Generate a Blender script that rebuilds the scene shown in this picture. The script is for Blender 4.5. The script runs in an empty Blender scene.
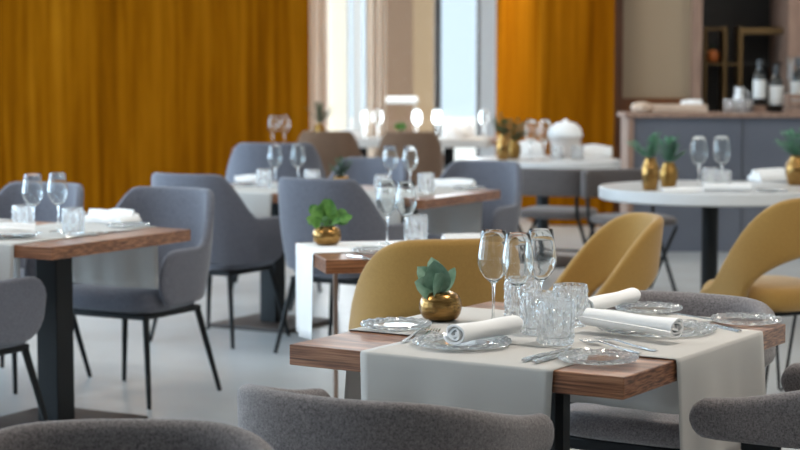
import bpy, bmesh, math, random
from mathutils import Vector, Matrix
random.seed(7)
S = bpy.context.scene
COL = S.collection
PI = math.pi

# ------------------------------------------------------------------ camera
F, PITCH, CAMH = 1800.0, 0.084, 1.3515
TOP = 0.742                      # table top height
def at(px, py, z):
    a = (px-400)/F; b = (225-py)/F
    dy = math.cos(PITCH)+b*math.sin(PITCH); dz = -math.sin(PITCH)+b*math.cos(PITCH)
    t = (z-CAMH)/dz
    return (a*t, dy*t, z)
cd = bpy.data.cameras.new('camera'); cam = bpy.data.objects.new('camera', cd); COL.objects.link(cam)
cam.location = (0, 0, CAMH); cam.rotation_euler = (PI/2-PITCH, 0, 0)
cd.sensor_width = 36; cd.lens = F*36/800; cd.clip_start = .05
cd.dof.use_dof = True; cd.dof.focus_distance = 4.12; cd.dof.aperture_fstop = 4.6
S.camera = cam
S.view_settings.view_transform = 'Standard'; S.view_settings.look = 'None'
S.view_settings.exposure = 0.0; S.view_settings.gamma = 1

# ------------------------------------------------------------------ materials
def mat(name, col, rough=.5, metal=0, spec=.5, **kw):
    m = bpy.data.materials.new(name); m.use_nodes = True
    b = m.node_tree.nodes['Principled BSDF']
    b.inputs['Base Color'].default_value = (*col, 1)
    b.inputs['Roughness'].default_value = rough; b.inputs['Metallic'].default_value = metal
    b.inputs['Specular IOR Level'].default_value = spec
    for k, v in kw.items(): b.inputs[k.replace('_', ' ')].default_value = v
    return m
def nodes(m): return m.node_tree.nodes, m.node_tree.links, m.node_tree.nodes['Principled BSDF']
def coords(m, scale=(1, 1, 1), rot=(0, 0, 0), world=False):
    n, l, b = nodes(m)
    mp = n.new('ShaderNodeMapping'); mp.inputs['Scale'].default_value = scale; mp.inputs['Rotation'].default_value = rot
    if world:
        g = n.new('ShaderNodeNewGeometry'); l.new(g.outputs['Position'], mp.inputs['Vector'])
    else:
        tc = n.new('ShaderNodeTexCoord'); l.new(tc.outputs['Object'], mp.inputs['Vector'])
    return mp.outputs['Vector']
def ramp(m, fac, stops):
    n, l, b = nodes(m)
    r = n.new('ShaderNodeValToRGB'); e = r.color_ramp.elements
    while len(e) < len(stops): e.new(.5)
    for i, (p, c) in enumerate(stops): e[i].position = p; e[i].color = (*c, 1)
    l.new(fac, r.inputs['Fac']); return r.outputs['Color']
def noise(m, vec, scale, detail=4, rough=.5):
    n, l, b = nodes(m)
    t = n.new('ShaderNodeTexNoise'); t.inputs['Scale'].default_value = scale; t.inputs['Detail'].default_value = detail
    t.inputs['Roughness'].default_value = rough
    l.new(vec, t.inputs['Vector']); return t.outputs['Fac']
def bump(m, fac, strength, dist=.002):
    n, l, b = nodes(m)
    t = n.new('ShaderNodeBump'); t.inputs['Strength'].default_value = strength; t.inputs['Distance'].default_value = dist
    l.new(fac, t.inputs['Height']); l.new(t.outputs['Normal'], b.inputs['Normal'])
def setcol(m, c):
    n, l, b = nodes(m); l.new(c, b.inputs['Base Color'])

def fabric(name, c, var=.25, fine=260):
    m = mat(name, c, .9, spec=.2, Sheen_Weight=.25, Sheen_Roughness=.5)
    v = coords(m); f = noise(m, v, fine, 3, .7); g = noise(m, v, fine*.5, 3, .6)
    n, l, b = nodes(m)
    mx = n.new('ShaderNodeMath'); mx.operation = 'ADD'; l.new(f, mx.inputs[0]); l.new(g, mx.inputs[1])
    hf = n.new('ShaderNodeMath'); hf.operation = 'MULTIPLY'; hf.inputs[1].default_value = .5; l.new(mx.outputs[0], hf.inputs[0])
    lo = tuple(x*(1-var) for x in c); hi = tuple(min(1, x*(1+var)) for x in c)
    setcol(m, ramp(m, hf.outputs[0], [(.36, lo), (.64, hi)])); bump(m, f, .35, .002)
    return m
def wood(name, c0, c1, c2, grain=(1.2, 14, 26), rough=.38, sc=3.0, world=False):
    m = mat(name, c1, rough, spec=.55)
    v = coords(m, grain, world=world)
    f = noise(m, v, sc, 6, .62)
    setcol(m, ramp(m, f, [(.36, c0), (.5, c1), (.64, c2)])); bump(m, f, .12, .002)
    return m
M = {}
M['grey'] = fabric('grey_upholstery', (.125, .128, .155))
M['tweed'] = fabric('grey_tweed', (.170, .150, .150), .5, 330)
M['brown_fab'] = fabric('brown_upholstery', (.16, .095, .06))
M['pale_fab'] = fabric('pale_upholstery', (.6, .55, .52), .1)
M['mustard'] = fabric('mustard_velvet', (.36, .205, .055), .07)
M['taupe'] = fabric('taupe_upholstery', (.105, .09, .088))
M['black'] = mat('black_metal', (.010, .011, .012), .5, spec=.2)
M['bronze'] = mat('brown_metal', (.34, .24, .19), .4, .3)
M['walnut'] = wood('walnut', (.065, .020, .008), (.22, .088, .040), (.40, .19, .10), (1.5, 9, 75), rough=.3)
M['brownplate'] = wood('brown_base', (.018, .009, .006), (.03, .015, .009), (.045, .023, .013), rough=.55)
M['oak'] = wood('oak_trim', (.20, .12, .085), (.27, .165, .12), (.33, .21, .15), (14, 14, 1.2), rough=.7)
M['redwood'] = wood('dark_red_wood', (.09, .026, .004), (.13, .04, .007), (.18, .058, .01), (10, 10, .6))
M['board'] = wood('pale_board', (.50, .37, .28), (.62, .47, .36), (.70, .55, .44))
def cladding(name, c0, c1, c2):
    m = mat(name, c1, .95, spec=.0, IOR=1.01)
    a = noise(m, coords(m, (9, 9, .35), world=True), 1.0, 5, .65)
    n, l, b = nodes(m)
    w = n.new('ShaderNodeTexWave'); w.bands_direction = 'X'; w.inputs['Scale'].default_value = 2.6; w.inputs['Distortion'].default_value = .4
    l.new(coords(m, (1, 1, .05), world=True), w.inputs['Vector'])
    mm = n.new('ShaderNodeMath'); mm.operation = 'MULTIPLY_ADD'; mm.inputs[1].default_value = .07
    l.new(w.outputs['Fac'], mm.inputs[0]); l.new(a, mm.inputs[2])
    setcol(m, ramp(m, mm.outputs[0], [(.34, c0), (.53, c1), (.74, c2)]))
    return m
M['orange'] = cladding('orange_wood_cladding', (.122, .036, .001), (.212, .069, .002), (.305, .112, .005))
M['cloth'] = mat('linen_cloth', (.53, .512, .488), .85, spec=.15)
_f = noise(M['cloth'], coords(M['cloth']), 420, 2); bump(M['cloth'], _f, .12, .001)
M['napkin'] = mat('white_napkin', (.90, .90, .90), .85, spec=.15)
_f = noise(M['napkin'], coords(M['napkin']), 60, 3); bump(M['napkin'], _f, .15, .003)
M['whitetop'] = mat('white_laminate', (.64, .65, .66), .3)
M['gold'] = mat('brushed_gold', (.62, .38, .12), .24, 1)
_f = noise(M['gold'], coords(M['gold'], (6, 6, 40)), 6, 4)
setcol(M['gold'], ramp(M['gold'], _f, [(.3, (.20, .10, .026)), (.7, (.40, .235, .085))])); bump(M['gold'], _f, .1, .002)
M['darkgold'] = mat('dark_bronze', (.30, .17, .05), .3, 1)
M['steel'] = mat('polished_steel', (.62, .62, .62), .16, 1)
def leafmat(name, c0, c1):
    m = mat(name, c0, .5, spec=.35, Subsurface_Weight=.0)
    f = noise(m, coords(m), 30, 3); setcol(m, ramp(m, f, [(.35, c0), (.65, c1)])); return m
M['sage'] = leafmat('sage_leaf', (.09, .20, .13), (.24, .38, .28))
M['green'] = leafmat('green_leaf', (.04, .14, .022), (.13, .30, .06))
M['darkgreen'] = leafmat('dark_green_leaf', (.018, .06, .025), (.05, .13, .05))
M['fern'] = leafmat('fern_leaf', (.05, .17, .085), (.14, .34, .20))
M['soil'] = mat('soil', (.03, .02, .013), .95)
M['barfront'] = mat('slate_panel', (.075, .08, .10), .5)
_f = noise(M['barfront'], coords(M['barfront']), 2, 2); setcol(M['barfront'], ramp(M['barfront'], _f, [(.3, (.095, .105, .135)), (.7, (.12, .13, .16))]))
M['wine'] = mat('dark_bottle_glass', (.008, .010, .010), .08, spec=.8)
M['label'] = mat('paper_label', (.72, .72, .70), .7)
M['dark'] = mat('dark_cabinet', (.010, .008, .007), .6)
M['brass'] = mat('dull_brass', (.15, .09, .035), .45, .7)
M['foxorange'] = mat('orange_ceramic', (.50, .14, .03), .5)
M['plaster'] = mat('white_plaster', (.72, .70, .66), .9)
M['frame'] = mat('dark_window_frame', (.06, .065, .07), .5)
M['paleframe'] = mat('pale_grey_frame', (.42, .46, .50), .5)
M['curtain'] = mat('cream_curtain', (.80, .74, .66), .9, spec=.1)
M['facade'] = mat('beige_render', (.40, .29, .185), .9, spec=.1)
M['facade2'] = mat('brown_render', (.215, .14, .095), .9, spec=.1)
M['facade3'] = mat('cream_render', (.84, .78, .66), .9, spec=.1)
M['whitepaint'] = mat('white_paint', (.9, .9, .9), .5)
M['panel'] = mat('frosted_beige_panel', (.33, .245, .16), .35)
M['fl'] = mat('polished_concrete', (.55, .55, .54), .27, spec=.5)
_v = coords(M['fl'], world=True); _f = noise(M['fl'], _v, .8, 4, .6); _g = noise(M['fl'], _v, 120, 2)
setcol(M['fl'], ramp(M['fl'], _f, [(.3, (.46, .46, .45)), (.7, (.53, .55, .56))])); bump(M['fl'], _g, .03, .002)

def thin_glass(name, tint=(1, 1, 1), base=.05, power=2.2, rough=.02):
    """a thin wall of clear glass: passes light straight on and mirrors more at grazing angles"""
    m = bpy.data.materials.new(name); m.use_nodes = True; n, l = m.node_tree.nodes, m.node_tree.links
    n.clear()
    o = n.new('ShaderNodeOutputMaterial'); mx = n.new('ShaderNodeMixShader')
    t = n.new('ShaderNodeBsdfTransparent'); t.inputs['Color'].default_value = (*tint, 1)
    g = n.new('ShaderNodeBsdfGlossy'); g.inputs['Roughness'].default_value = rough
    lw = n.new('ShaderNodeLayerWeight'); lw.inputs['Blend'].default_value = .5
    p = n.new('ShaderNodeMath'); p.operation = 'POWER'; p.inputs[1].default_value = power
    ad = n.new('ShaderNodeMath'); ad.operation = 'ADD'; ad.inputs[1].default_value = base; ad.use_clamp = True
    l.new(lw.outputs['Facing'], p.inputs[0]); l.new(p.outputs[0], ad.inputs[0]); l.new(ad.outputs[0], mx.inputs['Fac'])
    l.new(t.outputs[0], mx.inputs[1]); l.new(g.outputs[0], mx.inputs[2]); l.new(mx.outputs[0], o.inputs['Surface'])
    return m
M['glass'] = thin_glass('clear_glass', (.99, .995, .995), .03, 2.6)
def clear(name):
    m = bpy.data.materials.new(name); m.use_nodes = True; n, l = m.node_tree.nodes, m.node_tree.links
    n.clear(); o = n.new('ShaderNodeOutputMaterial'); g = n.new('ShaderNodeBsdfGlass')
    g.inputs['Roughness'].default_value = 0; g.inputs['IOR'].default_value = 1.45; g.inputs['Color'].default_value = (.99, 1, 1, 1)
    l.new(g.outputs[0], o.inputs['Surface']); return m
M['glass'] = clear('clear_glass_solid')
M['pane'] = thin_glass('window_glass', (.97, .98, .98), .03, 5)
def cut_glass(name):
    """pressed crystal: part of the light is bent by the facets, part passes straight through"""
    m = bpy.data.materials.new(name); m.use_nodes = True; n, l = m.node_tree.nodes, m.node_tree.links
    n.clear()
    o = n.new('ShaderNodeOutputMaterial'); mx = n.new('ShaderNodeMixShader'); mx.inputs['Fac'].default_value = .8
    t = n.new('ShaderNodeBsdfTransparent'); t.inputs['Color'].default_value = (.99, 1, 1, 1)
    g = n.new('ShaderNodeBsdfGlass'); g.inputs['Roughness'].default_value = .02; g.inputs['IOR'].default_value = 1.5
    l.new(t.outputs[0], mx.inputs[1]); l.new(g.outputs[0], mx.inputs[2])
    d = n.new('ShaderNodeBsdfTranslucent'); d.inputs['Color'].default_value = (.95, .97, 1, 1)
    d2 = n.new('ShaderNodeBsdfDiffuse'); d2.inputs['Color'].default_value = (.95, .97, 1, 1)
    m1 = n.new('ShaderNodeMixShader'); m1.inputs['Fac'].default_value = .5; l.new(d.outputs[0], m1.inputs[1]); l.new(d2.outputs[0], m1.inputs[2])
    m2 = n.new('ShaderNodeMixShader'); m2.inputs['Fac'].default_value = .06; l.new(mx.outputs[0], m2.inputs[1]); l.new(m1.outputs[0], m2.inputs[2])
    l.new(m2.outputs[0], o.inputs['Surface'])
    return m
M['crystal'] = cut_glass('cut_crystal')

# ------------------------------------------------------------------ mesh helpers
class MB:
    def __init__(s): s.v = []; s.f = []
    def add(s, vs, fs):
        b = len(s.v); s.v += [tuple(x) for x in vs]; s.f += [tuple(b+i for i in f) for f in fs]; return s
    def box(s, lo, hi, rot=None, piv=(0, 0, 0)):
        x0, y0, z0 = lo; x1, y1, z1 = hi
        vs = [Vector(p) for p in ((x0,y0,z0),(x1,y0,z0),(x1,y1,z0),(x0,y1,z0),(x0,y0,z1),(x1,y0,z1),(x1,y1,z1),(x0,y1,z1))]
        return s.add(vs, [(0,3,2,1),(4,5,6,7),(0,1,5,4),(1,2,6,5),(2,3,7,6),(3,0,4,7)])
    def loft(s, rings, caps=True, closed=True, loop=False):
        n = len(rings[0]); b = len(s.v)
        for r in rings: s.v += [tuple(p) for p in r]
        m = len(rings)
        for i in range(m if loop else m-1):
            j = (i+1) % m
            for k in range(n if closed else n-1):
                q = (k+1) % n
                s.f.append((b+i*n+k, b+i*n+q, b+j*n+q, b+j*n+k))
        if caps and not loop:
            s.f.append(tuple(b+k for k in range(n))[::-1]); s.f.append(tuple(b+(m-1)*n+k for k in range(n)))
        return s
    def lathe(s, prof, n=32, cx=0, cy=0, fn=None):
        """profile of (r, z); poles where r == 0"""
        b = len(s.v); idx = []
        for (r, z) in prof:
            if r < 1e-7: idx.append([len(s.v)]); s.v.append((cx, cy, z))
            else:
                row = []
                for k in range(n):
                    a = 2*PI*k/n; rr, zz = (r, z) if fn is None else fn(r, z, a, k)
                    row.append(len(s.v)); s.v.append((cx+rr*math.cos(a), cy+rr*math.sin(a), zz))
                idx.append(row)
        for A, B in zip(idx, idx[1:]):
            for k in range(n):
                q = (k+1) % n
                if len(A) == 1 and len(B) == 1: break
                if len(A) == 1: s.f.append((A[0], B[q], B[k]))
                elif len(B) == 1: s.f.append((A[k], A[q], B[0]))
                else: s.f.append((A[k], A[q], B[q], B[k]))
        return s
    def tube(s, pts, r, n=10):
        pts = [Vector(p) for p in pts]; rs = r if isinstance(r, (list, tuple)) else [r]*len(pts)
        rings = []; up = Vector((0, 0, 1)); side = None
        for i, p in enumerate(pts):
            d = (pts[min(i+1, len(pts)-1)]-pts[max(i-1, 0)]).normalized()
            if side is None: side = d.cross(up) if abs(d.z) < .95 else d.cross(Vector((1, 0, 0)))
            side = (side-d*side.dot(d)).normalized(); w = d.cross(side)
            rings.append([p+side*(math.cos(2*PI*k/n)*rs[i])+w*(math.sin(2*PI*k/n)*rs[i]) for k in range(n)])
        return s.loft(rings)
    def build(s, name, m, parent=None, smooth=35, bevel=0, subsurf=0, solid=0):
        me = bpy.data.meshes.new(name); me.from_pydata(s.v, [], s.f); me.validate()
        bm = bmesh.new(); bm.from_mesh(me); bmesh.ops.recalc_face_normals(bm, faces=bm.faces); bm.to_mesh(me); bm.free()
        me.materials.append(m if not isinstance(m, str) else M[m])
        if smooth:
            me.shade_smooth(); me.set_sharp_from_angle(angle=math.radians(smooth))
        o = bpy.data.objects.new(name, me); COL.objects.link(o)
        if parent: o.parent = parent
        if solid:
            k = o.modifiers.new('solid', 'SOLIDIFY'); k.thickness = solid; k.offset = 0
        if bevel:
            k = o.modifiers.new('bevel', 'BEVEL'); k.width = bevel; k.segments = 2; k.limit_method = 'ANGLE'
        if subsurf:
            k = o.modifiers.new('sub', 'SUBSURF'); k.levels = subsurf; k.render_levels = subsurf
        return o
def thing(name, label, cat, loc=(0, 0, 0), rz=0, group=None):
    o = bpy.data.objects.new(name, None); COL.objects.link(o); o.empty_display_size = .05
    o.location = loc; o.rotation_euler = (0, 0, rz); o['label'] = label; o['category'] = cat
    if group: o['group'] = group
    return o
def struct(o): o['kind'] = 'structure'; return o
def tag(o, label, cat, group=None):
    o['label'] = label; o['category'] = cat
    if group: o['group'] = group
    return o
def dup(o, loc, rz, label, group=None, scale=None):
    def cp(a, par):
        c = a.copy(); COL.objects.link(c)
        if par: c.parent = par
        for ch in kids.get(a, ()): cp(ch, c)
        return c
    kids = {}
    for ch in o.children_recursive: kids.setdefault(ch.parent, []).append(ch)
    c = cp(o, None); c.location = loc; c.rotation_euler = (0, 0, rz); c['label'] = label
    if group: c['group'] = group
    if scale: c.scale = (scale,)*3
    return c
def place(proto, used, loc, rz, label, group=None, scale=None):
    """the first call moves the prototype itself, later ones copy it"""
    if proto.name not in used:
        used.add(proto.name); proto.location = loc; proto.rotation_euler = (0, 0, rz); proto['label'] = label
        if group: proto['group'] = group
        if scale: proto.scale = (scale,)*3
        return proto
    return dup(proto, loc, rz, label, group, scale)
USED = set()
def face(deg): return math.radians(deg-90)      # a chair built facing +y turned to face this bearing
def sm(a, b, x):
    t = min(1, max(0, (x-a)/(b-a))); return t*t*(3-2*t)

# ------------------------------------------------------------------ the room
def room():
    struct(MB().box((-6.2, -3, -.12), (6.6, 20.4, 0)).build('floor', 'fl', smooth=0))
    struct(MB().box((-6.2, -3, 3.3), (6.6, 20.4, 3.42)).build('ceiling', 'plaster', smooth=0))
    # left wall: four tall window openings, and an unseen fifth added to light the pillar
    ys = [(-.6, 2.2), (2.9, 5.9), (6.6, 9.6), (10.3, 13.3), (13.9, 16.9)]
    w = MB(); w.box((-5.75, -3, 0), (-5.6, 17.5, .22)); w.box((-5.75, -3, 2.95), (-5.6, 17.5, 3.3))
    edges = [-3]+[y for p in ys for y in p]+[17.5]
    for i in range(0, len(edges), 2): w.box((-5.75, edges[i], .22), (-5.6, edges[i+1], 2.95))
    struct(w.build('wall_left', 'plaster', smooth=0))
    for i, (a, b) in enumerate(ys):
        f = MB(); t = .05
        f.box((-5.72, a, .22), (-5.64, b, .22+t)); f.box((-5.72, a, 2.95-t), (-5.64, b, 2.95))
        for y in (a, (a+b)/2-t/2, b-t): f.box((-5.72, y, .22+t), (-5.64, y+t, 2.95-t))
        wo = struct(f.build('window_%d' % (i+2), 'frame', smooth=0))
        MB().box((-5.685, a+t, .22+t), (-5.68, b-t, 2.95-t)).build('pane', 'pane', wo, smooth=0)
    # orange clad wall at the back left
    struct(MB().box((-5.75, 17.5, 0), (-.885, 17.66, 3.3)).build('wall_back', 'orange', smooth=0))
    # window bay behind it
    struct(MB().box((-3.0, 17.66, 0), (-2.9, 20.2, 3.3)).build('wall_bay', 'plaster', smooth=0))
    f = MB(); z0, z1 = .08, 3.2
    f.box((-2.9, 20.1, 0), (1.3, 20.22, z0)); f.box((-2.9, 20.1, z1), (1.3, 20.22, 3.3))
    X = lambda px: (px-400)/F*20.1
    for p0, p1 in ((434, 441), (476, 479.5)): f.box((X(p0), 20.1, z0), (X(p1), 20.2, z1))
    win = struct(f.build('window_1', 'frame', smooth=0))
    g = MB()
    for p0, p1 in ((346, 350), (353, 362), (479.5, 497)): g.box((X(p0), 20.1, z0), (X(p1), 20.18, z1))
    g.build('pale_frame', 'paleframe', win, smooth=0)
    MB().box((-2.9, 20.14, z0), (1.3, 20.146, z1)).build('pane', 'pane', win, smooth=0)
    # clad pillar right of the window
    pts = [(1.253, 16.0), (1.90, 16.0), (1.90, 17.2), (1.25, 18.75), (.995, 18.75)]
    struct(MB().loft([[(x, y, 0) for x, y in pts], [(x, y, 3.3) for x, y in pts]]).build('pillar', 'orange', smooth=0))
    struct(MB().box((1.3, 18.76, 0), (1.45, 20.3, 3.3)).build('wall_bay_right', 'plaster', smooth=0))
    # right-hand back wall with a frosted panel and the opening of the back bar
    Y = 16.3; Q = lambda px: (px-400)/F*Y
    w = MB(); w.box((Q(611.5), Y, 0), (Q(622), Y+.15, 3.3)); w.box((Q(622), Y, 0), (Q(690), Y+.15, 1.13))
    struct(w.build('wall_back_right', 'redwood', smooth=0))
    w = MB(); w.box((Q(622), Y+.04, 1.13), (Q(690), Y+.1, 3.3)); struct(w.build('door_1', 'panel', smooth=0))
    struct(MB().box((Q(690), Y-.03, 0), (Q(700), Y+.85, 3.3)).build('trim_1', 'oak', smooth=0))
    struct(MB().box((Q(786), Y-.03, 0), (Q(806), Y+.85, 3.3)).build('trim_2', 'oak', smooth=0))
    w = MB(); w.box((Q(700), Y+.8, 0), (Q(786), Y+.85, 3.3)); w.box((Q(806), Y, 0), (6.6, Y+.1, 3.3))
    struct(w.build('wall_niche', 'dark', smooth=0))
    struct(MB().box((6.5, -3, 0), (6.6, 17, 3.3)).build('wall_right', 'plaster', smooth=0))
    struct(MB().box((-5.75, -3.1, 0), (6.6, -3, 3.3)).build('wall_front', 'plaster', smooth=0))
    # outside
    struct(MB().box((-14, 20.4, -.2), (14, 60, -.1)).build('ground_outside', 'plaster', smooth=0))
    def block(name, label, p0, p1, y, dp, h, m):
        x0, x1 = (p0-400)/F*y, (p1-400)/F*y
        t = thing(name, label, 'building', ((x0+x1)/2, y, -.1))
        MB().box((-(x1-x0)/2, 0, 0), ((x1-x0)/2, dp, h)).build('wall', m, t, smooth=0)
        MB().box((-(x1-x0)/2-.03, -.03, h), ((x1-x0)/2+.03, dp, h+.08)).build('parapet', m, t, smooth=0)
    block('outside_wall', 'bright cream wall outside the window nearest the orange cladding', 322, 347, 25, .5, 6, 'facade3')
    block('outside_wall', 'brown rendered pier outside the window, middle of the bay', 384, 413, 24, 1.0, 6, 'facade2')
    block('outside_wall', 'beige rendered wall outside the window right of the brown pier', 412, 436, 25.5, 1.0, 6, 'facade')
    # curtains
    def curtain(label, p0, p1, y):
        x0, x1 = (p0-400)/F*y, (p1-400)/F*y; n = max(24, int((x1-x0)/.012)); A, B = [], []
        for i in range(n+1):
            x = x0+(x1-x0)*i/n; A.append((x, y+.03*math.sin(i*2*PI/9)+.008*math.sin(i*1.7)))
        ring = lambda z: [(x, yy, z) for x, yy in A]+[(x, yy+.012, z) for x, yy in A[::-1]]
        o = MB().loft([ring(.02), ring(1.5), ring(3.2)]).build('curtain', 'curtain', smooth=60)
        tag(o, label, 'curtain')
    curtain('cream curtain hanging at the end of the orange clad wall', 300, 329, 19.6)
    curtain('cream gathered curtain left of the brown pier outside', 366, 386, 19.8)
    # white rail
    yr = 22.5; t = thing('barrier_rail', 'white horizontal rail seen through the far window, before the brown pier', 'rail', ((395-400)/F*yr, yr, -.1))
    z = CAMH-26.5/F*yr+.1; hw = 22.5/F*yr
    MB().tube([(-hw, 0, z), (hw, 0, z)], .045, 14).build('rail', 'whitepaint', t)
    for s in (-1, 1): MB().tube([(s*(hw-.03), 0, 0), (s*(hw-.03), 0, z-.04)], .008).build('post', 'whitepaint', t)
room()

# ------------------------------------------------------------------ chairs
def uplan(hw, b, f, n=13, e=.8, nf=6):
    """plan of a chair shell from its front left end round the back to its front right end"""
    pts = []
    for i in range(nf): pts.append((-hw, f*(1-i/nf)))
    for i in range(2*n+1):
        a = -PI/2+PI*i/(2*n); s, c = math.sin(a), math.cos(a)
        pts.append((hw*math.copysign(abs(s)**e, s), -b*max(0, c)**e))
    for i in range(nf): pts.append((hw, f*(i+1)/nf))
    return [Vector((x, y)) for x, y in pts]
def shell(hw, b, f, ztop, zbot, th, taper=.12, lean=.05, endr=.05, zref=.42, m=9):
    pl = uplan(hw, b, f); N = len(pl)
    L = [0]
    for p, q in zip(pl, pl[1:]): L.append(L[-1]+(q-p).length)
    half = L[-1]/2; rings = []
    # extra stations at both ends so that the ends round off
    st = []
    for i in range(N): st.append((L[i], pl[i]))
    def plan_at(d):
        for i in range(N-1):
            if L[i+1] >= d: 
                t = (d-L[i])/(L[i+1]-L[i]); return pl[i].lerp(pl[i+1], t)
        return pl[-1]
    ds = sorted(set([endr*(1-math.cos(k*PI/2/5)) for k in range(5)]+[L[-1]-endr*(1-math.cos(k*PI/2/5)) for k in range(5)]+[d for d in L if endr < d < L[-1]-endr]))
    for d in ds:
        p = plan_at(d); q0 = plan_at(max(0, d-.02)); q1 = plan_at(min(L[-1], d+.02))
        tn = (q1-q0).normalized(); nn = Vector((tn.y, -tn.x))
        if nn.dot(p-Vector((0, .25*f))) < 0: nn = -nn
        a = abs(d-half)/half
        zt, zb = ztop(a, p.y), zbot(a)
        e = min(d, L[-1]-d)
        k = 1.0
        if e < endr: k = math.sqrt(max(0, 1-((endr-e)/endr)**2))
        drop = min(endr, (zt-zb)*.48)*(1-k); zt -= drop; zb += drop
        t2 = th/2*(.35+.65*k) if e < endr else th/2
        ring = []
        def P(off, z):
            sc = 1-taper*max(0, 1-(z-zref)/.25)**1.5 if z < zref+.25 else 1
            c = p*sc+nn*(off); back = max(0, -p.y/b)
            c = c+Vector((0, -lean*back*max(0, (z-zref)/.44)))
            return (c.x, c.y, z)
        rr = min(t2, (zt-zb)*.4)
        for j in range(m): ring.append(P(t2, zb+rr+(zt-zb-2*rr)*j/(m-1)))
        for j in range(1, 6): an = PI*j/6; ring.append(P(t2*math.cos(an), zt-rr+rr*math.sin(an)))
        for j in range(m): ring.append(P(-t2, zt-rr-(zt-zb-2*rr)*j/(m-1)))
        for j in range(1, 6): an = PI*j/6; ring.append(P(-t2*math.cos(an), zb+rr-rr*math.sin(an)))
        rings.append(ring)
    return MB().loft(rings)
def pad(hw, y0, y1, z0, z1, r=.035, e=.45, n=40, hb=None):
    """a cushion: rounded-square plan, puffed edges"""
    cy = (y0+y1)/2; hy = (y1-y0)/2; prof = []
    for k in range(7):
        a = -PI/2+PI*k/6; prof.append((r*(math.cos(a)-1), (z0+z1)/2+math.sin(a)*(z1-z0)/2))
    rings = []
    def ring(off, z):
        out = []
        for i in range(n):
            a = 2*PI*i/n; c, s = math.cos(a), math.sin(a)
            x = (hw+off)*math.copysign(abs(c)**e, c); y = (hy+off)*math.copysign(abs(s)**e, s)
            if hb: x *= 1+(hb/hw-1)*(1-(y/hy+1)/2)
            out.append((x, cy+y, z))
        return out
    rings = [ring(-hw*.75, z0)]+[ring(o, z) for o, z in prof]+[ring(-hw*.5, z1+.006), ring(-hw*.85, z1+.008)]
    return MB().loft(rings)
def legs(t, pts, r0=.015, r1=.010, m='black'):
    for (a, b) in pts: MB().tube([a, b], [r0, r1]).build('leg', m, t)
def splay(tx, ty, fx, fy, z): return [((sx*tx, sy*ty, z), (sx*fx, sy*fy, 0)) for sx in (-1, 1) for sy in (-1, 1)]
def shell_chair(m, label='shell chair'):
    t = thing('armchair', label, 'chair')
    zt = lambda a, y: .635+.225*(1-sm(.30, .60, a))
    shell(.285, .27, .20, zt, lambda a: .395+.02*(1-a), .036, taper=.08, lean=.06, endr=.10).build('backrest', m, t, smooth=50)
    pad(.255, -.235, .225, .375, .475, hb=.21).build('seat', m, t, smooth=60)
    MB().box((-.2, -.2, .35), (.2, .2, .374)).build('seat_frame', 'black', t, bevel=.006)
    legs(t, splay(.19, .18, .255, .25, .36))
    return t
def band_chair(m, label='band chair'):
    t = thing('low_backed_armchair', label, 'chair')
    shell(.272, .25, .17, lambda a, y: .672+.068*(1-sm(.25, .95, a)), lambda a: .582+.0*a, .05, taper=0, lean=.03, endr=.045, zref=.58, m=6).build('backrest', m, t, smooth=50)
    pad(.245, -.225, .24, .395, .465, hb=.2).build('seat', m, t, smooth=60)
    MB().box((-.205, -.19, .36), (.205, .2, .394)).build('seat_frame', 'black', t, bevel=.006)
    for s in (-1, 1):
        MB().loft([[(s*(.2+.0), y0, .366) for y0 in (-.03, .055)]+[(s*.212, y0, .366) for y0 in (.055, -.03)],
                   [(s*.262, y0, .45) for y0 in (-.03, .055)]+[(s*.272, y0, .45) for y0 in (.055, -.03)],
                   [(s*.268, y0, .60) for y0 in (-.03, .055)]+[(s*.277, y0, .60) for y0 in (.055, -.03)]]).build('back_support', 'black', t, smooth=0)
    legs(t, splay(.19, .175, .25, .24, .37))
    return t
def barrel_chair(m, label='barrel chair'):
    t = thing('barrel_chair', label, 'chair')
    zt = lambda a, y: .47+.385*max(0, math.cos(min(1, max(0, (y+.26)/.43))*PI/2))**2.2
    def zb(a):
        if a > .56: return .40
        return .40+.235*max(0, math.cos(a/.56*PI/2))**.5
    shell(.25, .26, .17, zt, zb, .042, taper=.06, lean=.05, endr=.03).build('backrest', m, t, smooth=50)
    pad(.235, -.235, .25, .40, .495, r=.045, hb=.19).build('seat', m, t, smooth=60)
    MB().box((-.18, -.18, .382), (.18, .18, .4)).build('seat_frame', 'black', t, bevel=.004)
    for sx in (-1, 1):
        for sy in (-1, 1):
            x, y = sx*.2, sy*.18
            MB().tube([(x-sx*.05, y, .385), (x+sx*.02-.012, y+sy*.03, .012), (x+sx*.02, y+sy*.03, .005), (x+sx*.02+.012, y+sy*.03, .012), (x+sx*.02, y-sy*.06, .385)], .0065).build('hairpin_leg', 'black', t)
    return t
def side_chair(m, label='side chair'):
    t = thing('side_chair', label, 'chair')
    b = shell(.25, .09, .05, lambda a, y: .76, lambda a: .585, .035, taper=0, lean=.02, endr=.03, zref=.58, m=5)
    b.v = [(x, y-.17, z) for x, y, z in b.v]; b.build('backrest', m, t, smooth=50)
    pad(.235, -.21, .23, .435, .49).build('seat', m, t, smooth=60)
    for s in (-1, 1):
        MB().tube([(s*.215, -.22, .70), (s*.215, -.19, .46), (s*.2, .22, .01)], .012).build('leg', 'black', t)
        MB().tube([(s*.2, .2, .43), (s*.23, -.26, .01)], .012).build('leg', 'black', t)
    MB().tube([(-.205, .0, .222), (.205, .0, .222)], .008).build('stretcher', 'black', t)
    return t
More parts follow.
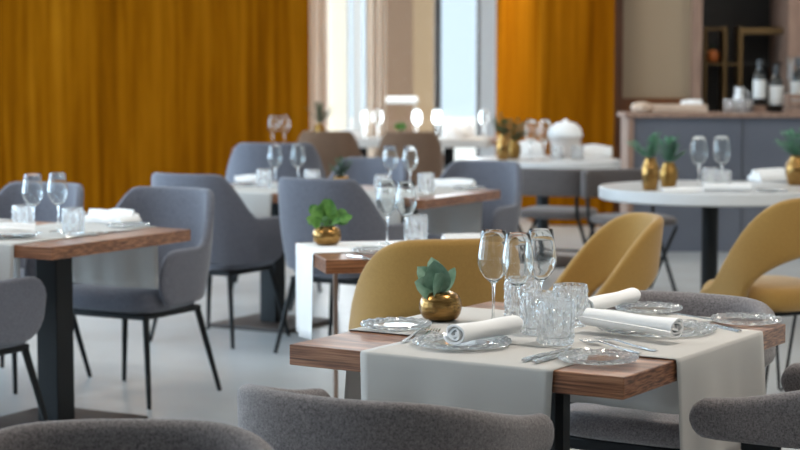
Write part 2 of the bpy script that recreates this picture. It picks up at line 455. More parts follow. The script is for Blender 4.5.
def chairs():
    g = shell_chair('grey')
    A, AL = math.degrees(-.52), math.degrees(-.503)
    GS = 'grey shell armchairs'
    put = lambda p, x, y, deg, lab, grp=None, sc=None: place(p, USED, (x, y, 0), face(deg), lab, grp, sc)
    put(g, -.26, 8.74, 90+A, 'grey shell armchair seen from behind, directly behind the small bistro table', GS)
    put(g, -.92, 9.12, 90+A, 'grey shell armchair on the near side of the long table, beside the orange wall', GS)
    put(g, .35, 9.92, -90+A, 'grey shell armchair at the right far end of the long table under the windows', GS)
    put(g, -.28, 10.28, -90+A, 'grey shell armchair on the far side of the long table, half hidden by glasses', GS)
    put(g, -1.115, 7.52, -90+AL, 'grey shell armchair with creased inner back at the right end of the left table', GS)
    put(g, -1.73, 7.87, -90+AL, 'grey shell armchair behind the two wine glasses of the left table', GS)
    put(g, -1.615, 6.40, 90+AL, 'grey shell armchair cut by the left picture edge, pushed under the left table', GS)
    put(g, -.78, 11.35, 92, 'tall grey armchair back standing against the orange wall, behind the long table', GS, 1.08)
    w = shell_chair('brown_fab')
    put(w, -.62, 15.75, 88, 'brown rounded armchair by the far window, next to the orange wall end', 'brown armchairs by the window')
    put(w, .08, 15.6, 92, 'brown rounded armchair by the far window, in front of the white rail', 'brown armchairs by the window')
    n = band_chair('tweed')
    c = Vector((.346, 4.194)); u = Vector((.8445, -.5354)); v = Vector((.5354, .8445)); NA = math.degrees(-.565)
    q = c-v*.69+u*.004; put(n, q.x, q.y, 90+NA, 'grey tweed low-backed chair at the near table, its back to the viewer', 'grey tweed low-backed chairs')
    q = c+u*.625+v*.06; put(n, q.x, q.y, 180+NA, 'grey tweed low-backed chair at bottom right, cut by the picture edge', 'grey tweed low-backed chairs')
    q = c+v*.685-u*.02; put(n, q.x, q.y, -90+NA, 'grey low-backed chair on the far side of the near table', 'grey tweed low-backed chairs')
    put(n, -.482, 2.90, -88, 'grey tweed chair whose curved back rises at the bottom left corner', 'grey tweed low-backed chairs')
    y = barrel_chair('mustard')
    put(y, .10, 5.70, 102, 'mustard barrel chair with an arched back behind the gold pot of the near table', 'mustard barrel chairs')
    put(y, .69, 6.85, 193, 'mustard barrel chair seen from the side, left of the white round table', 'mustard barrel chairs', .95)
    put(y, 1.53, 7.30, 118, 'mustard barrel chair with open back in front of the white round table', 'mustard barrel chairs', 1.02)
    s = side_chair('taupe')
    put(s, 1.0, 11.5, 64, 'taupe side chair with crossed black legs in front of the far round table', 'taupe side chairs')
    put(s, 1.42, 10.95, -75, 'taupe side chair tucked behind the left edge of the white round table', 'taupe side chairs')
chairs()

# ------------------------------------------------------------------ tables
def rect_table(label, loc, rz, w, l, th=.047, kind='pedestal', px=.41):
    t = thing('dining_table', label, 'table', (loc[0], loc[1], 0), rz)
    MB().box((-w/2, -l/2, TOP-th), (w/2, l/2, TOP)).build('tabletop', 'walnut', t, smooth=0, bevel=.003)
    if kind == 'pedestal':
        for x in (-px, px):
            MB().box((x-.05, -.05, .021), (x+.05, .05, TOP-th-.001)).build('pedestal', 'black', t, smooth=0, bevel=.004)
            MB().box((x-.25, -.25, 0), (x+.25, .25, .02)).build('base_plate', 'brownplate', t, smooth=0, bevel=.004)
    else:
        m = 'black' if kind == 'black' else 'bronze'; a = .0095 if kind == 'black' else .007
        ix = .16 if kind == 'black' else .14
        for sx in (-1, 1):
            for sy in (-1, 1):
                x, y = sx*(w/2-(ix+(.06 if sx < 0 and kind == 'black' else 0))), sy*(l/2-.045)
                MB().box((x-a, y-a*1.6, 0), (x+a, y+a*1.6, TOP-th-.001)).build('leg', m, t, smooth=0)
    return t
def runner(label, loc, rz, half, width, drop, off, lift, along, seed=0, group=None, lo=None, m='cloth'):
    """strip of linen laid across a table (half = half the table's length that way) and hanging at both ends"""
    rnd = random.Random(seed); z = TOP+lift; r = .006; path = []
    n = 9
    e = half+.006
    for s in (-1, 1):
        side = []
        for k in range(n+1): side.append((s*(e+.0), TOP-drop+(drop-r)*k/n, 1-k/n))
        side += [(s*(e-r*.3), z-r*.3, 0), (s*(e-r), z, 0)]
        if s < 0: path += side
        else:
            for k in range(1, 12): path.append((-(e-r)+2*(e-r)*k/12, z, 0))
            path += side[::-1]
    W = 22; ph = rnd.random()*6; rows = []
    for (a, h, d) in path:
        row = []
        for k in range(W+1):
            c = (k/W-.5)*width
            wv = d*(.010*math.sin(c*17+ph+(3 if a > 0 else 0))+.006*math.sin(c*39+ph*2)+.013)
            aa = a+math.copysign(wv, a) if d > 0 else a
            cc = (c+off)*(1) - d*.012*math.copysign(1, c)*abs(c)/(width/2)
            row.append((aa, cc, h) if along == 'x' else (cc, aa, h))
        rows.append(row)
    mb = MB().loft(rows, caps=False, closed=False)
    o = mb.build('table_runner', m, smooth=60, solid=.0016)
    o.location = (loc[0], loc[1], 0); o.rotation_euler = (0, 0, rz)
    tag(o, label, 'table runner', group); return o
def round_table(label, loc, r, z=TOP, pole=.045, base=.36, th=.066):
    t = thing('round_table', label, 'table', (loc[0], loc[1], 0))
    MB().lathe([(0, z-th), (r-.012, z-th), (r, z-th+.008), (r, z-.006), (r-.006, z), (0, z)], 72).build('tabletop', 'whitetop', t)
    MB().lathe([(0, .02), (pole+.01, .02), (pole, .04), (pole, z-th-.03), (.16, z-th-.001), (0, z-th-.001)], 28).build('pole', 'black', t)
    MB().lathe([(0, 0), (base, 0), (base, .008), (base*.9, .016), (.06, .02), (0, .02)], 40).build('base_disc', 'black', t)
NC, NR = (.346, 4.194), -.565
def tables():
    rect_table('walnut dining table in front, laid with crossed runners and crystal', NC, NR, .83, .92, kind='black')
    runner('near table runner lying lengthwise, its end hanging behind the front chair', NC, NR, .46, .475, .255, .02, .0012, 'y', 1)
    runner('near table runner lying crosswise, its end hanging at the right edge', NC, NR, .415, .50, .255, .04, .0034, 'x', 2)
    rect_table('long walnut table on the left, before the orange wall, on black pedestals', (-1.681, 7.04), -.503, 1.5, .84)
    runner('pale runner across the right end of the left long table', (-1.681, 7.04), -.503, .42, .46, .25, .352, .0022, 'y', 3)
    runner('pale runner across the left end of the left long table, near the picture edge', (-1.681, 7.04), -.503, .42, .46, .25, -.36, .0022, 'y', 4)
    rect_table('long walnut table in the middle distance, grey chairs all round', (-.33, 9.436), -.52, 1.5, .84)
    runner('pale runner across the right end of the long middle-distance table', (-.33, 9.436), -.52, .42, .46, .25, .41, .0022, 'y', 5)
    runner('pale runner across the left end of the long middle-distance table', (-.33, 9.436), -.52, .42, .46, .25, -.355, .0022, 'y', 6)
    rect_table('small walnut bistro table between the near table and the long table', (.01, 6.25), .218, .66, .63, kind='bronze')
    runner('white runner over the small bistro table, hanging down its left side', (.01, 6.25), .218, .33, .36, .30, .075, .0022, 'x', 7, m='napkin')
    round_table('white round table on the right with two gold vases', (1.676, 9.7), .6)
    round_table('white round table farther back beside the pillar', (1.02, 12.85), .55, base=.4)
    rect_table('long table under the far windows, covered in white linen', (.05, 16.95), 0, 1.75, .8)
    runner('white linen over the far window table', (.05, 16.95), 0, .40, 1.6, .07, 0, .0022, 'y', 8)
    rect_table('small table close to the orange wall, holding two tiny glasses', (-1.12, 14.9), 0, .5, .5, px=.0)
tables()

# ------------------------------------------------------------------ tableware
CL = TOP+.0048          # top of the crossed linen on the near table
def wine_glass(label='g'):
    t = thing('wine_glass', label, 'wine glass')
    o = [(.004, .098), (.010, .101), (.022, .112), (.0335, .129), (.0385, .147), (.0392, .158), (.0372, .174), (.0330, .200), (.0290, .226)]
    i = [(r-.0010, z+.0004) for r, z in o[1:]][::-1]
    MB().lathe(o+[(.0285, .2268)]+i+[(0, .1025)], 40).build('bowl', 'glass', t, smooth=60)
    MB().lathe([(0, .005), (.0055, .006), (.0038, .014), (.0032, .05), (.0036, .09), (.0055, .0975), (0, .0978)], 16).build('stem', 'glass', t, smooth=60)
    MB().lathe([(0, 0), (.034, 0), (.035, .0012), (.02, .003), (.006, .0048), (0, .0048)], 40).build('foot', 'glass', t, smooth=60)
    return t
def tumbler(label='t'):
    t = thing('crystal_tumbler', label, 'tumbler')
    R, Hh, n = .0415, .100, 66; prof = [(0, 0), (R*.90, 0), (R*.94, .003)]
    nz = 16
    for k in range(nz+1): prof.append((R*(.955+.045*k/nz), .006+(Hh-.012)*k/nz))
    prof += [(R*.99, Hh-.001), (R*.95, Hh)]
    def fn(r, z, a, k):
        if .005 < z < Hh-.008 and r > R*.85:
            j = int(round((z-.006)/(Hh-.012)*nz))
            blk = ((k//3)+(j//2)) % 2; e = (0, 1, .6)[k % 3]*(1, .45)[j % 2]
            return r+(.0035*e if blk else -.003*e), z
        return r, z
    MB().lathe(prof+[(R*.89, Hh-.001), (R*.86, Hh*.6), (R*.78, .018), (R*.7, .014), (0, .013)], n, fn=fn).build('body', 'crystal', t, smooth=0)
    return t
def plate(R, label='p'):
    t = thing('crystal_plate', label, 'plate')
    n = 72; prof = [(0, .002), (R*.5, .002), (R*.58, .0)]
    top = [(R, .0085), (R*.97, .0105)]
    mid = []
    for k in range(8):
        f = .62+.36*k/7; mid.append((R*f, .001+.006*((f-.6)/.4)**1.2))
    inner = [(r, z+.0045) for r, z in mid][::-1]
    def fn(r, z, a, k):
        if r > R*.64: 
            j = int(r/R*22); return r, z+.0024*(1 if (k//2+j) % 2 else -1)*(1 if r < R*.99 else .6)
        return r, z
    MB().lathe(prof+mid+top+inner+[(R*.58, .0052), (R*.5, .0058), (0, .0058)], n, fn=fn).build('dish', 'crystal', t, smooth=0)
    return t
def napkin_roll(length, r, seed, label, cat='napkin'):
    rnd = random.Random(seed); turns, n = 2.6, 60; th = r/3.4
    inn, out = [], []
    for k in range(n+1):
        a = turns*2*PI*k/n; q = r*(.22+.78*k/n)
        out.append((q, a)); inn.append((q-th*.62, a))
    prof = out+inn[::-1]; rings = []
    for j in range(9):
        x = -length/2+length*j/8; s = 1+.05*math.sin(j*1.1+seed)+.06*(abs(j-4)/4)**2; tw = .05*j
        rings.append([(x+.004*math.sin(a*1.5+j), max(.0, q)*math.cos(a+tw+2.2)*s*1.12, r*1.02+q*math.sin(a+tw+2.2)*s*.92) for q, a in prof])
    mz = min(p[2] for R_ in rings for p in R_)
    rings = [[(x, y, z-mz) for x, y, z in R_] for R_ in rings]
    o = MB().loft(rings).build('rolled_napkin', 'napkin', smooth=50)
    tag(o, label, cat); return o
def folded_napkin(w, l, h, seed, label, name='folded_napkin', m='napkin'):
    rnd = random.Random(seed); n = 16; rings = []
    for j in range(9):
        x = -w/2+w*j/8; k = 1-.12*abs(j-4)/4; top = []
        for i in range(n+1):
            y = -l/2+l*i/n; top.append((x, y*k, h*(.45+.55*math.sin(PI*(i/n)))*(1+.35*math.sin(i*.9+j*.8+seed))*k))
        rings.append(top+[(x, l/2*k, 0), (x, -l/2*k, 0)])
    o = MB().loft(rings).build(name, m, smooth=60); tag(o, label, 'napkin'); return o
def ribbon(pts, z0=.0015):
    """flat bar: (x, half width, height, thickness)"""
    return [[(x, -w, z), (x, w, z), (x, w*.8, z+t), (x, -w*.8, z+t)] for x, w, z, t in pts]
def fork(label='f'):
    t = thing('fork', label, 'fork')
    MB().loft(ribbon([(-.100, .0042, .0012, .0022), (-.085, .0058, .0012, .0026), (-.03, .0038, .003, .0028), (.025, .0026, .007, .003), (.043, .0032, .0085, .003)])).build('handle', 'steel', t, smooth=50)
    m = MB().loft(ribbon([(.0425, .0034, .0085, .003), (.052, .011, .0065, .0026), (.063, .0122, .0045, .0024)]))
    for k in range(4):
        y = -.0102+.0068*k
        m.loft([[(x, y-w, z), (x, y+w, z), (x, y+w, z+.0022), (x, y-w, z+.0022)] for x, w, z in ((.062, .0021, .0046), (.085, .0018, .0024), (.103, .0009, .0062))])
    m.build('tines', 'steel', t, smooth=50); return t
def knife(label='k'):
    t = thing('table_knife', label, 'knife')
    MB().loft(ribbon([(-.11, .0052, .0, .005), (-.10, .0068, 0, .006), (-.03, .0052, 0, .006), (.0, .0046, .0008, .0045)])).build('handle', 'steel', t, smooth=50)
    MB().loft([[(x, a, .0012), (x, b, .0012), (x, b, .0022), (x, a, .0034)] for x, a, b in ((-.001, .0046, -.0046), (.03, .0065, -.0066), (.08, .0065, -.0075), (.105, .0062, -.003), (.116, .0052, .002))]).build('blade', 'steel', t, smooth=50)
    return t
def leaf(mb, base, direc, length, width, curl=.3, up=(0, 0, 1), n=7, cup=.18):
    d = Vector(direc).normalized(); side = d.cross(Vector(up))
    if side.length < .05: side = d.cross(Vector((1, 0, 0)))
    side.normalize(); nrm = side.cross(d).normalized(); b = Vector(base); rows = []
    for i in range(n+1):
        t = i/n; w = width*.5*(math.sin(PI*min(1, t**.82*.97+.03))**.6 if t < 1 else 0)
        c = b+d*(length*t)-nrm*(curl*length*t*t)
        rows.append([c-side*w+nrm*(w*cup), c-side*w*.5+nrm*w*cup*.3, c, c+side*w*.5+nrm*w*cup*.3, c+side*w+nrm*(w*cup)])
    up_ = [[p+nrm*.0006 for p in r] for r in rows]
    rings = [r+q[::-1] for r, q in zip(rows, up_)]
    mb.loft(rings)
def pot(label, r, h, m='gold', plant='sage', seed=0, size=1.0, name='potted_plant', loc=(0, 0, 0), rz=0, vase=False):
    t = thing(name, label, 'plant pot', loc, rz); rnd = random.Random(seed)
    if vase: prof = [(0, 0), (r*.7, 0), (r*.78, h*.05), (r, h*.45), (r*.95, h*.72), (r*.62, h*.93), (r*.66, h), (r*.58, h), (r*.54, h*.92), (0, h*.9)]
    else:
        prof = [(0, 0), (r*.45, 0), (r*.6, h*.03)]
        for k in range(1, 9):
            a = -PI/2+PI*k/9; prof.append((r*(.42+.58*max(0, math.cos(a))**.8), h*.5+h*.5*math.sin(a)))
        prof += [(r*.5, h), (r*.42, h*.99), (r*.4, h*.9), (0, h*.88)]
    MB().lathe(prof, 40).build('pot', m, t, smooth=50)
    MB().lathe([(0, h*.885), (r*.40, h*.885), (r*.3, h*.97), (0, h*1.0)], 16).build('soil', 'soil', t)
    f = MB(); z0 = h*.95
    if plant == 'sage':
        for (az, el, L, W, ux) in ((165, 58, .070, .056, .3), (195, 28, .060, .054, -.1), (245, 50, .056, .056, .2), (15, 62, .062, .026, -.4), (110, 78, .078, .050, .2), (225, 72, .072, .058, -.3)):
            a, e = math.radians(az), math.radians(el)
            leaf(f, (math.cos(a)*r*.15, math.sin(a)*r*.15, z0), (math.cos(a)*math.cos(e), math.sin(a)*math.cos(e), math.sin(e)), L*size, W*size, .15, (ux, -1, .45))
    elif plant == 'bush':
        for k in range(24):
            a = rnd.random()*2*PI; e = math.radians(rnd.uniform(5, 85)); L = rnd.uniform(.05, .11)*size
            d = Vector((math.cos(a)*math.cos(e), math.sin(a)*math.cos(e), math.sin(e))); b = Vector((0, 0, z0))
            f.tube([b, b+d*L*.6], .0012*size, 5)
            leaf(f, b+d*L*.5, (d+Vector((0, 0, .2))), .046*size, .044*size, .2, (rnd.uniform(-.6, .6), -1, rnd.uniform(.2, 1.2)))
    else:
        for k in range(16):
            a = rnd.random()*2*PI; e = math.radians(rnd.uniform(30, 85)); L = rnd.uniform(.07, .12)*size
            d = Vector((math.cos(a)*math.cos(e), math.sin(a)*math.cos(e), math.sin(e))); b = Vector((0, 0, z0))
            f.tube([b, b+d*L], .0012*size, 5); sd = d.cross(Vector((0, 0, 1))).normalized()
            for j in range(5):
                q = b+d*(L*(.25+.18*j))
                for s in (-1, 1): leaf(f, q, d*.5+sd*s, .03*size, .016*size, .25, n=4)
            leaf(f, b+d*L*.95, d, .03*size, .015*size, .2, n=4)
    f.build('foliage', {'sage': 'sage', 'bush': 'green', 'fern': 'fern', 'dark': 'darkgreen'}[plant], t, smooth=60)
    return t
def seg(p0, p1, z):
    """middle point and bearing of a thing lying from one point to another"""
    a, b = at(*p0, z), at(*p1, z)
    return ((a[0]+b[0])/2, (a[1]+b[1])/2, z), math.atan2(b[1]-a[1], b[0]-a[0])

def near_setting():
    G = 'near table setting'
    pot('gold apple-shaped pot with broad sage leaves on the near table', .0525, .072, 'gold', 'sage', 3, 1.15, loc=at(440.5, 320.5, CL), rz=.3)
    g = wine_glass()
    for px, d, lab in ((494, 4.338, 'leftmost tall wine glass of the three on the near table'), (518.5, 4.255, 'middle wine glass of the three on the near table, a little lower'), (541.5, 4.37, 'rightmost wine glass of the three on the near table')):
        place(g, USED, ((px-400)/F*d, d, CL), 0, lab, 'wine glasses')
    t = tumbler()
    for px, py, lab in ((521, 321, 'cut crystal tumbler farthest back, left of the tumbler cluster, near table'), (538, 337, 'cut crystal tumbler in the middle of the near cluster, half covered'),
                        (555.5, 346.5, 'cut crystal tumbler at the front of the near cluster, nearest the knives'), (570, 328.5, 'cut crystal tumbler at the right of the near cluster')):
        place(t, USED, at(px, py-3, CL), .4, lab, 'crystal tumblers')
    P1 = plate(.086); P2 = plate(.112); P3 = plate(.14)
    place(P1, USED, at(396, 327, CL), 0, 'crystal bread plate at the left corner of the near table, by the gold pot', 'crystal bread plates')
    place(P1, USED, at(598, 360.5, CL), .3, 'crystal bread plate on bare walnut at the front corner of the near table', 'crystal bread plates')
    place(P1, USED, at(746, 322, CL), .5, 'crystal bread plate at the right corner of the near table', 'crystal bread plates')
    place(P1, USED, at(649, 310.5, CL), .7, 'crystal plate at the back of the near table, partly under the far napkin', 'crystal bread plates')
    place(P2, USED, at(462, 344.5, CL), 0, 'crystal dinner plate under the left rolled napkin of the near table')
    place(P3, USED, at(657, 330.5, CL), 0, 'large crystal dinner plate under the right rolled napkin of the near table')
    zr = CL+.0135
    for p0, p1, r, s, lab in (((454, 344.5), (514, 334), .0255, 1, 'white rolled napkin on the left crystal plate, its coil facing the viewer'),
                              ((677, 338), (587, 326), .0255, 2, 'white rolled napkin on the large right crystal plate, near table'),
                              ((585, 314), (632, 303), .023, 5, 'white rolled napkin behind the tumblers at the back of the near table')):
        a, b = at(*p0, zr), at(*p1, zr); L = math.dist(a, b)
        o = napkin_roll(L, r, s, lab); o.location = ((a[0]+b[0])/2, (a[1]+b[1])/2, zr); o.rotation_euler[2] = math.atan2(b[1]-a[1], b[0]-a[0])
    f = fork()
    for p0, p1, lab in (((393, 348), (434, 326), 'fork left of the left plate, outer one of the pair'), ((405, 349.5), (444, 327.5), 'fork left of the left plate, inner one of the pair'),
                        ((650, 356), (575, 340.5), 'fork behind the front crystal bread plate, nearer the viewer'), ((668, 354), (588, 338.5), 'fork behind the front crystal bread plate, farther one with long handle'),
                        ((712, 320.5), (672, 317), 'fork at the back right of the near table, between two plates')):
        loc, rz = seg(p0, p1, CL); place(f, USED, loc, rz, lab, 'forks')
    k = knife()
    for p0, p1, lab in (((521, 362), (574, 347.5), 'table knife beside the front tumbler, the left one of two'), ((533, 363.5), (583, 349.5), 'table knife beside the front tumbler, the right one of two'),
                        ((735, 331), (694, 321.5), 'table knife left of the right corner bread plate')):
        loc, rz = seg(p0, p1, CL); place(k, USED, loc, rz, lab, 'table knives')
    return g, t, P1, P2, f, k
GL, TU, P1, P2, FK, KN = near_setting()

def far_settings():
    Z = TOP+.0035
    def glass(px, y, lab, z=Z, sc=None):
        p = ((px-400)/F*y, y, z); place(GL, USED, p, 0, lab, 'wine glasses', sc)
    def tumb(px, y, lab, z=Z): place(TU, USED, ((px-400)/F*y, y, z), .2, lab, 'crystal tumblers')
    def dish(px, py, lab, pr=P1, z=Z): place(pr, USED, at(px, py, z), 0, lab, 'crystal bread plates')
    def nap(px, py, w, l, h, rz, lab, z=Z, s=1):
        o = folded_napkin(w, l, h, s, lab); o.location = at(px, py, z); o.rotation_euler[2] = rz
    # left table
    glass(32, 6.83, 'left one of two wine glasses on the left long table'); glass(57, 6.90, 'right one of two wine glasses on the left long table')
    tumb(22, 6.93, 'crystal tumbler left of the wine glasses, left long table'); tumb(72, 6.78, 'crystal tumbler right of the wine glasses, left long table')
    dish(128, 226.5, 'crystal bread plate at the far right of the left long table', z=Z)
    nap(112, 222, .20, .12, .045, -.3, 'crumpled white napkin on the left long table, before the grey armchair')
    nap(128, 221.5, .10, .05, .018, .8, 'small blue-white folded napkin beside the crumpled one, left long table', z=Z+.022, s=3)
    dish(6, 237, 'crystal dinner plate at the left picture edge on the left long table', P2)
    nap(8, 232.5, .2, .1, .03, .2, 'flat white napkin behind the tumbler at the left picture edge', s=4, z=Z+.022)
    for p0, p1, lab, o in (((62, 238), (104, 233.5), 'fork lying near the front corner of the left long table', FK), ((88, 235.5), (126, 230.5), 'knife lying along the right end of the left long table', KN)):
        loc, rz = seg(p0, p1, Z); place(o, USED, loc, rz, lab, 'cutlery on the left table')
    # bistro table
    pot('gold round pot with bushy green leaves on the small bistro table', .052, .068, 'gold', 'bush', 11, 1.0, loc=((326.5-400)/F*6.36, 6.36, Z))
    glass(387, 6.4, 'left wine glass on the small bistro table'); glass(406, 6.33, 'right wine glass on the small bistro table')
    tumb(416, 6.46, 'crystal tumbler beside the wine glasses on the small bistro table')
    dish(376, 252, 'crystal bread plate on the small bistro table above its bare walnut edge')
    nap(462, 240, .14, .09, .02, .2, 'white folded napkin at the right side of the small bistro table', s=6)
    loc, rz = seg((345, 255), (372, 262), Z); place(FK, USED, loc, rz, 'fork at the front of the small bistro table', 'forks')
    # long middle-distance table
    glass(275, 9.6, 'wine glass beside the small tumbler on the long middle-distance table, left pair'); glass(298, 9.62, 'wine glass right of the left pair on the long middle-distance table')
    tumb(264, 9.55, 'pale tumbler at the left end of the long middle-distance table')
    tumb(312, 9.5, 'pale tumbler between the left glasses and the gold pot, long table')
    pot('small gold pot with dark leaves in the middle of the long table', .045, .07, 'gold', 'dark', 5, .8, loc=((341-400)/F*9.5, 9.5, Z))
    glass(390, 9.3, 'left wine glass of the right pair on the long middle-distance table', sc=1.04); glass(410, 9.25, 'right wine glass of the right pair on the long middle-distance table', sc=1.04)
    tumb(426, 9.15, 'pale tumbler right of the glasses on the long middle-distance table'); tumb(383, 9.0, 'pale tumbler left of the right glasses on the long table')
    nap(452, 186.5, .24, .12, .035, -.3, 'white napkin lying at the right end of the long table', s=8)
    dish(470, 189, 'crystal plate at the right end of the long table'); dish(245, 186, 'crystal plate at the left end of the long table')
    nap(249, 181.5, .16, .1, .03, .1, 'white napkin at the left end of the long table', s=9)
    # right round table
    z = TOP
    def vase(px, y, r, h, lab, m, seed, pl='fern', sz=1.2, z=z): pot(lab, r, h, m, pl, seed, sz, 'vase_with_fern', ((px-400)/F*y, y, z), vase=True)
    vase(650.5, 9.42, .048, .17, 'tall gold vase with green fern on the white round table', 'gold', 21)
    vase(669, 9.62, .05, .135, 'shorter dark bronze vase with green fern beside the tall gold vase', 'darkgold', 22)
    vase(797, 9.85, .062, .16, 'gold vase with green fern at the right picture edge on the white round table', 'gold', 23, sz=1.35)
    glass(699, 9.55, 'left wine glass on the white round table', z, 1.22); glass(722, 9.6, 'right wine glass on the white round table', z, 1.22)
    tumb(710, 9.75, 'pale tumbler between the wine glasses on the white round table', z); tumb(723.5, 9.50, 'pale tumbler under the right wine glass, white round table', z)
    nap(684, 190.5, .24, .09, .016, .15, 'flat white napkin before the gold vases on the white round table', z, 2)
    o = napkin_roll(.24, .026, 7, 'white rolled napkin in the middle of the white round table'); p = at(727, 191.5, z); o.location = p; o.rotation_euler[2] = -.1
    nap(780, 180, .34, .16, .055, .35, 'heaped white napkin at the right of the white round table', z, 5)
    dish(772, 192, 'crystal plate at the front right of the white round table', P1, z)
    # far round table
    vase(503, 12.72, .05, .18, 'gold vase with dark leaves at the left of the far round table', 'gold', 31, 'dark', 1.3)
    vase(514, 12.9, .05, .13, 'short bronze vase with dark leaves on the far round table', 'darkgold', 32, 'dark', 1.3)
    glass(531, 12.7, 'left wine glass on the far round table', z, 1.25); glass(545, 12.7, 'right wine glass on the far round table', z, 1.25)
    nap(528, 155.5, .2, .14, .09, .3, 'white bundled napkin beside the far vases', z, 3); nap(594, 156.5, .26, .16, .07, -.2, 'white bundled napkin at the right of the far round table', z, 4)
    tumb(557, 12.82, 'pale tumbler in the middle of the far round table', z); tumb(578, 12.75, 'pale tumbler right of centre on the far round table', z)
    t = thing('lidded_pot', 'pale pot with a domed white lid at the back of the far round table', 'lidded pot', ((565.5-400)/F*13.1, 13.1, z))
    MB().lathe([(0, 0), (.10, 0), (.108, .02), (.112, .15), (.104, .15), (0, .03)], 32).build('body', 'pale_fab', t)
    MB().lathe([(.122, .152), (.124, .165), (.11, .215), (.07, .25), (.02, .262), (.014, .275), (0, .28)], 32).build('lid', 'whitepaint', t)
    # window table
    for px, y, lab in ((366, 16.9, 'wine glass at the left end of the far window table'), (378, 17.0, 'wine glass second from the left on the far window table'), (417, 16.85, 'wine glass in the middle of the far window table'), (437, 16.95, 'wine glass right of the middle on the far window table'), (484, 16.9, 'wine glass at the right end of the far window table')):
        glass(px, y, lab, Z, 1.2)
    nap(452, 138.5, .16, .2, .10, .2, 'white pyramid napkin in the middle of the far window table', s=3); nap(467, 138, .12, .2, .12, .1, 'tall white napkin at the right of the far window table', s=7)
    nap(350, 138.5, .2, .16, .07, .4, 'white napkin at the left end of the far window table', s=5)
    pot('small green plant in a pot on the far window table', .045, .07, 'darkgold', 'bush', 41, .9, loc=((400-400)/F*17.05, 17.05, Z))
    # small table by the orange wall
    glass(273, 14.85, 'left tiny glass against the orange wall', TOP, 1.15); glass(284.5, 14.9, 'right tiny glass against the orange wall', TOP, 1.15)
    pot('dark palm-like plant in a pot at the end of the orange wall', .06, .14, 'darkgold', 'dark', 51, 1.6, loc=(-.755, 16.95, TOP+.0035), vase=True)
far_settings()

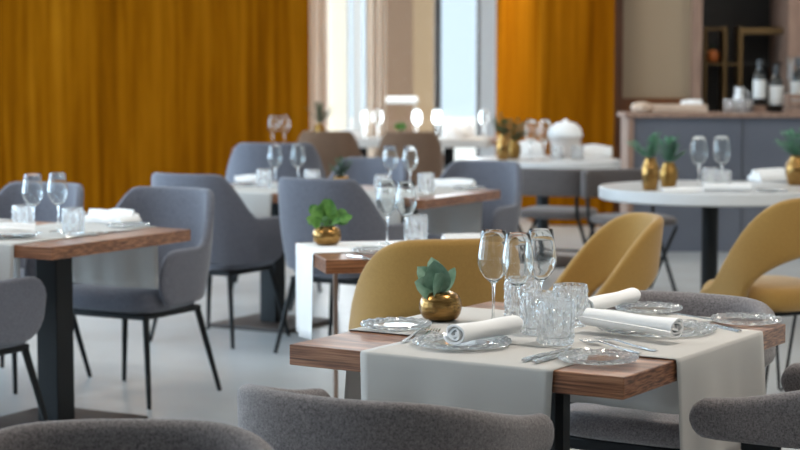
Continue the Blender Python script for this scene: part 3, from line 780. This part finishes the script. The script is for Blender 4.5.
# ------------------------------------------------------------------ the bar
def bar():
    Y = 13.6; x0, x1 = 1.722, 5.6; zt = 1.055
    t = thing('bar_counter', 'slate grey bar counter with wooden top at the back right', 'bar counter', (x0, Y, 0))
    W = x1-x0
    MB().box((.045, .02, 0), (W, .42, zt-.036)).build('body', 'barfront', t, smooth=0)
    for k in range(1, 5): MB().box((.045+k*.82, .012, .06), (.049+k*.82, .0195, zt-.037)).build('panel_joint', 'dark', t, smooth=0)
    MB().box((0, 0, 0), (.044, .44, zt-.036)).build('end_panel', 'oak', t, smooth=0)
    MB().box((-.03, -.03, zt-.035), (W, .45, zt)).build('worktop', 'oak', t, smooth=0, bevel=.004)
    X = lambda px, y: (px-400)/F*y
    def bottle(px, y, lab, h, r, up=0):
        b = thing('wine_bottle', lab, 'bottle', (X(px, y), y, zt+up), 0, 'wine bottles on the bar')
        MB().lathe([(0, 0), (r*.9, 0), (r, .01), (r, h*.62), (r*.85, h*.70), (r*.4, h*.78), (r*.36, h*.97), (r*.4, h*.975), (r*.4, h), (0, h)], 28).build('glass_body', 'wine', b)
        MB().lathe([(r*1.012, h*.16), (r*1.014, h*.161), (r*1.014, h*.56), (r*1.012, h*.561)], 28).build('paper_label', 'label', b)
        MB().lathe([(r*.42, h*.84), (r*.44, h*.85), (r*.44, h*1.003), (0, h*1.004)], 20).build('capsule', 'frame', b)
    bottle(758.5, 13.84, 'dark wine bottle with white label standing on a wooden block, left on the bar', .35, .048, .051)
    bottle(775, 13.87, 'dark wine bottle with white label, second from the left on the bar', .36, .052)
    bottle(797, 14.1, 'dark wine bottle with pale label at the right picture edge on the bar', .42, .052)
    t = thing('glass_decanter', 'clear glass decanter between the wine bottles on the bar', 'decanter', (X(789, 13.9), 13.9, zt))
    MB().lathe([(0, 0), (.05, 0), (.06, .03), (.062, .1), (.03, .2), (.022, .32), (.036, .42), (.034, .42), (.02, .32), (.028, .2), (.058, .1), (.055, .03), (0, .006)], 28).build('body', 'glass', t)
    for i, (px, y, lab) in enumerate(((728.5, 13.73, 'pale stemmed tumbler leftmost among the small glasses on the bar'), (734, 13.86, 'pale tumbler second among the small glasses on the bar'), (741, 13.73, 'pale tumbler third among the small glasses on the bar'), (748, 13.86, 'pale tumbler nearest the left wine bottle on the bar'))):
        place(TU, USED, (X(px, y), y, zt), 0, lab, 'crystal tumblers')
    t = thing('milk_jug', 'white ceramic jug among the small glasses on the bar', 'jug', (X(738.5, 13.975), 13.975, zt))
    MB().lathe([(0, 0), (.035, 0), (.05, .05), (.042, .12), (.03, .15), (.038, .19), (.034, .19), (.026, .15), (.036, .12), (0, .02)], 24).build('body', 'whitepaint', t)
    MB().tube([(.036, 0, .17), (.07, 0, .15), (.072, 0, .1), (.046, 0, .07)], .006, 8).build('handle', 'whitepaint', t)
    o = MB().box((-.21, -.13, 0), (.21, .13, .06)).build('serving_board', 'board', smooth=0, bevel=.008); o.location = (X(677, 13.82), 13.82, zt); tag(o, 'thick pale wooden board lying on the bar', 'board')
    o = folded_napkin(.15, .14, .03, 3, 'folded white cloth on the pale wooden board'); o.location = (X(691, 13.82), 13.82, zt+.0605)
    o = MB().lathe([(0, 0), (.07, .005), (.085, .035), (.07, .065), (.03, .08), (0, .083)], 24).build('bread_loaf', 'board'); o.location = (X(640, 13.8), 13.73, zt); tag(o, 'round bread loaf at the left end of the bar', 'bread')
    o = MB().box((-.045, -.05, 0), (.045, .05, .05)).build('wooden_block', 'oak', smooth=0, bevel=.004); o.location = (X(758.5, 13.84), 13.84, zt); tag(o, 'small wooden block under the left wine bottle on the bar', 'block')
    t = thing('wooden_crate', 'wooden crate at the right picture edge on the bar', 'crate', (X(800, 13.68), 13.68, zt))
    for z in (0, .05, .1): MB().box((-.12, -.08, z), (.12, .08, z+.04)).build('slat', 'oak', t, smooth=0)
    # shelf in the niche
    y = 16.62; t = thing('bar_shelf', 'brass framed shelf unit in the dark niche behind the bar', 'shelf unit', (X(743, y), y, 0))
    R = lambda p0, p1, q0, q1, m='brass', n='post': MB().box(((p0-743)/F*y, -.12, CAMH+(73-q1)/F*y), ((p1-743)/F*y, .12, CAMH+(73-q0)/F*y)).build(n, m, t, smooth=0)
    zf = 73+CAMH*F/y
    R(720, 723, 27, zf); R(735, 738.5, 27, zf); R(783, 785.5, 27, zf); R(701, 703, 27, zf)
    R(738.5, 783, 28, 34, n='top_rail'); R(703, 720, 28, 30, n='top_rail'); R(703, 735, 63, 64.5, n='shelf'); R(738.5, 783, 62.5, 64, 'dark', 'shelf')
    zs = CAMH+(73-62.5)/F*y+.006
    o = pot('orange ceramic bowl with dried stems on the niche shelf',   .06, .11, 'foxorange', 'dark', 61, .45, 'ceramic_bowl', (X(712, y), y-.0, zs))
    del o['category']; o['category'] = 'bowl'
bar()

# ------------------------------------------------------------------ light
def area(name, loc, rot, sx, sy, power, col):
    l = bpy.data.lights.new(name, 'AREA'); l.shape = 'RECTANGLE'; l.size = sx; l.size_y = sy; l.energy = power; l.color = col
    o = bpy.data.objects.new(name, l); COL.objects.link(o); o.location = loc; o.rotation_euler = rot; return o
for i, (a, b) in enumerate([(-.6, 2.2), (2.9, 5.9), (6.6, 9.6), (10.3, 13.3), (13.9, 16.9)]):
    area('window_daylight', (-5.8, (a+b)/2, 1.6), (0, -PI/2, 0), 2.6, b-a, (15, 95, 290, 250, 110)[i], (.60, .80, 1.0))  # the last lamp sits behind the added fifth window, to brighten the pillar
area('bay_daylight', (-.8, 20.35, 1.65), (-PI/2, 0, 0), 4.0, 3.0, 330, (.86, .93, 1.0))
for x in (-2.5, 1.2, 4.2):
    for y, e in ((4.3, 44), (7.8, 24), (11.4, 24), (15.0, 24)): area('ceiling_light', (x, y, 3.27), (0, 0, 0), .5, .5, e, (1, .92, .82))
sp = bpy.data.lights.new('added_pillar_spot', 'SPOT'); sp.energy = 300; sp.color = (1, .9, .7); sp.spot_size = 1.25; sp.spot_blend = .6; sp.shadow_soft_size = .12  # unseen spot added only to brighten the left face of the pillar
so = bpy.data.objects.new('added_pillar_spot', sp); COL.objects.link(so); so.location = (-.35, 17.9, 3.2)
so.rotation_euler = (Vector((1.15, 17.4, 1.55))-Vector((-.35, 17.9, 3.2))).to_track_quat('-Z', 'Y').to_euler()
sl = bpy.data.lights.new('sun', 'SUN'); sl.energy = 4; sl.angle = .02; sl.color = (1, .95, .86)
so = bpy.data.objects.new('sun', sl); COL.objects.link(so); so.rotation_euler = (math.radians(32), 0, 0)
w = bpy.data.worlds.new('sky'); S.world = w; w.use_nodes = True
bg = w.node_tree.nodes['Background']; bg.inputs['Color'].default_value = (.68, .84, .97, 1); bg.inputs['Strength'].default_value = 1.25
c = S.cycles
c.max_bounces = 24; c.transparent_max_bounces = 32; c.transmission_bounces = 22; c.glossy_bounces = 6; c.caustics_refractive = True
c.sample_clamp_indirect = 6; c.use_denoising = True
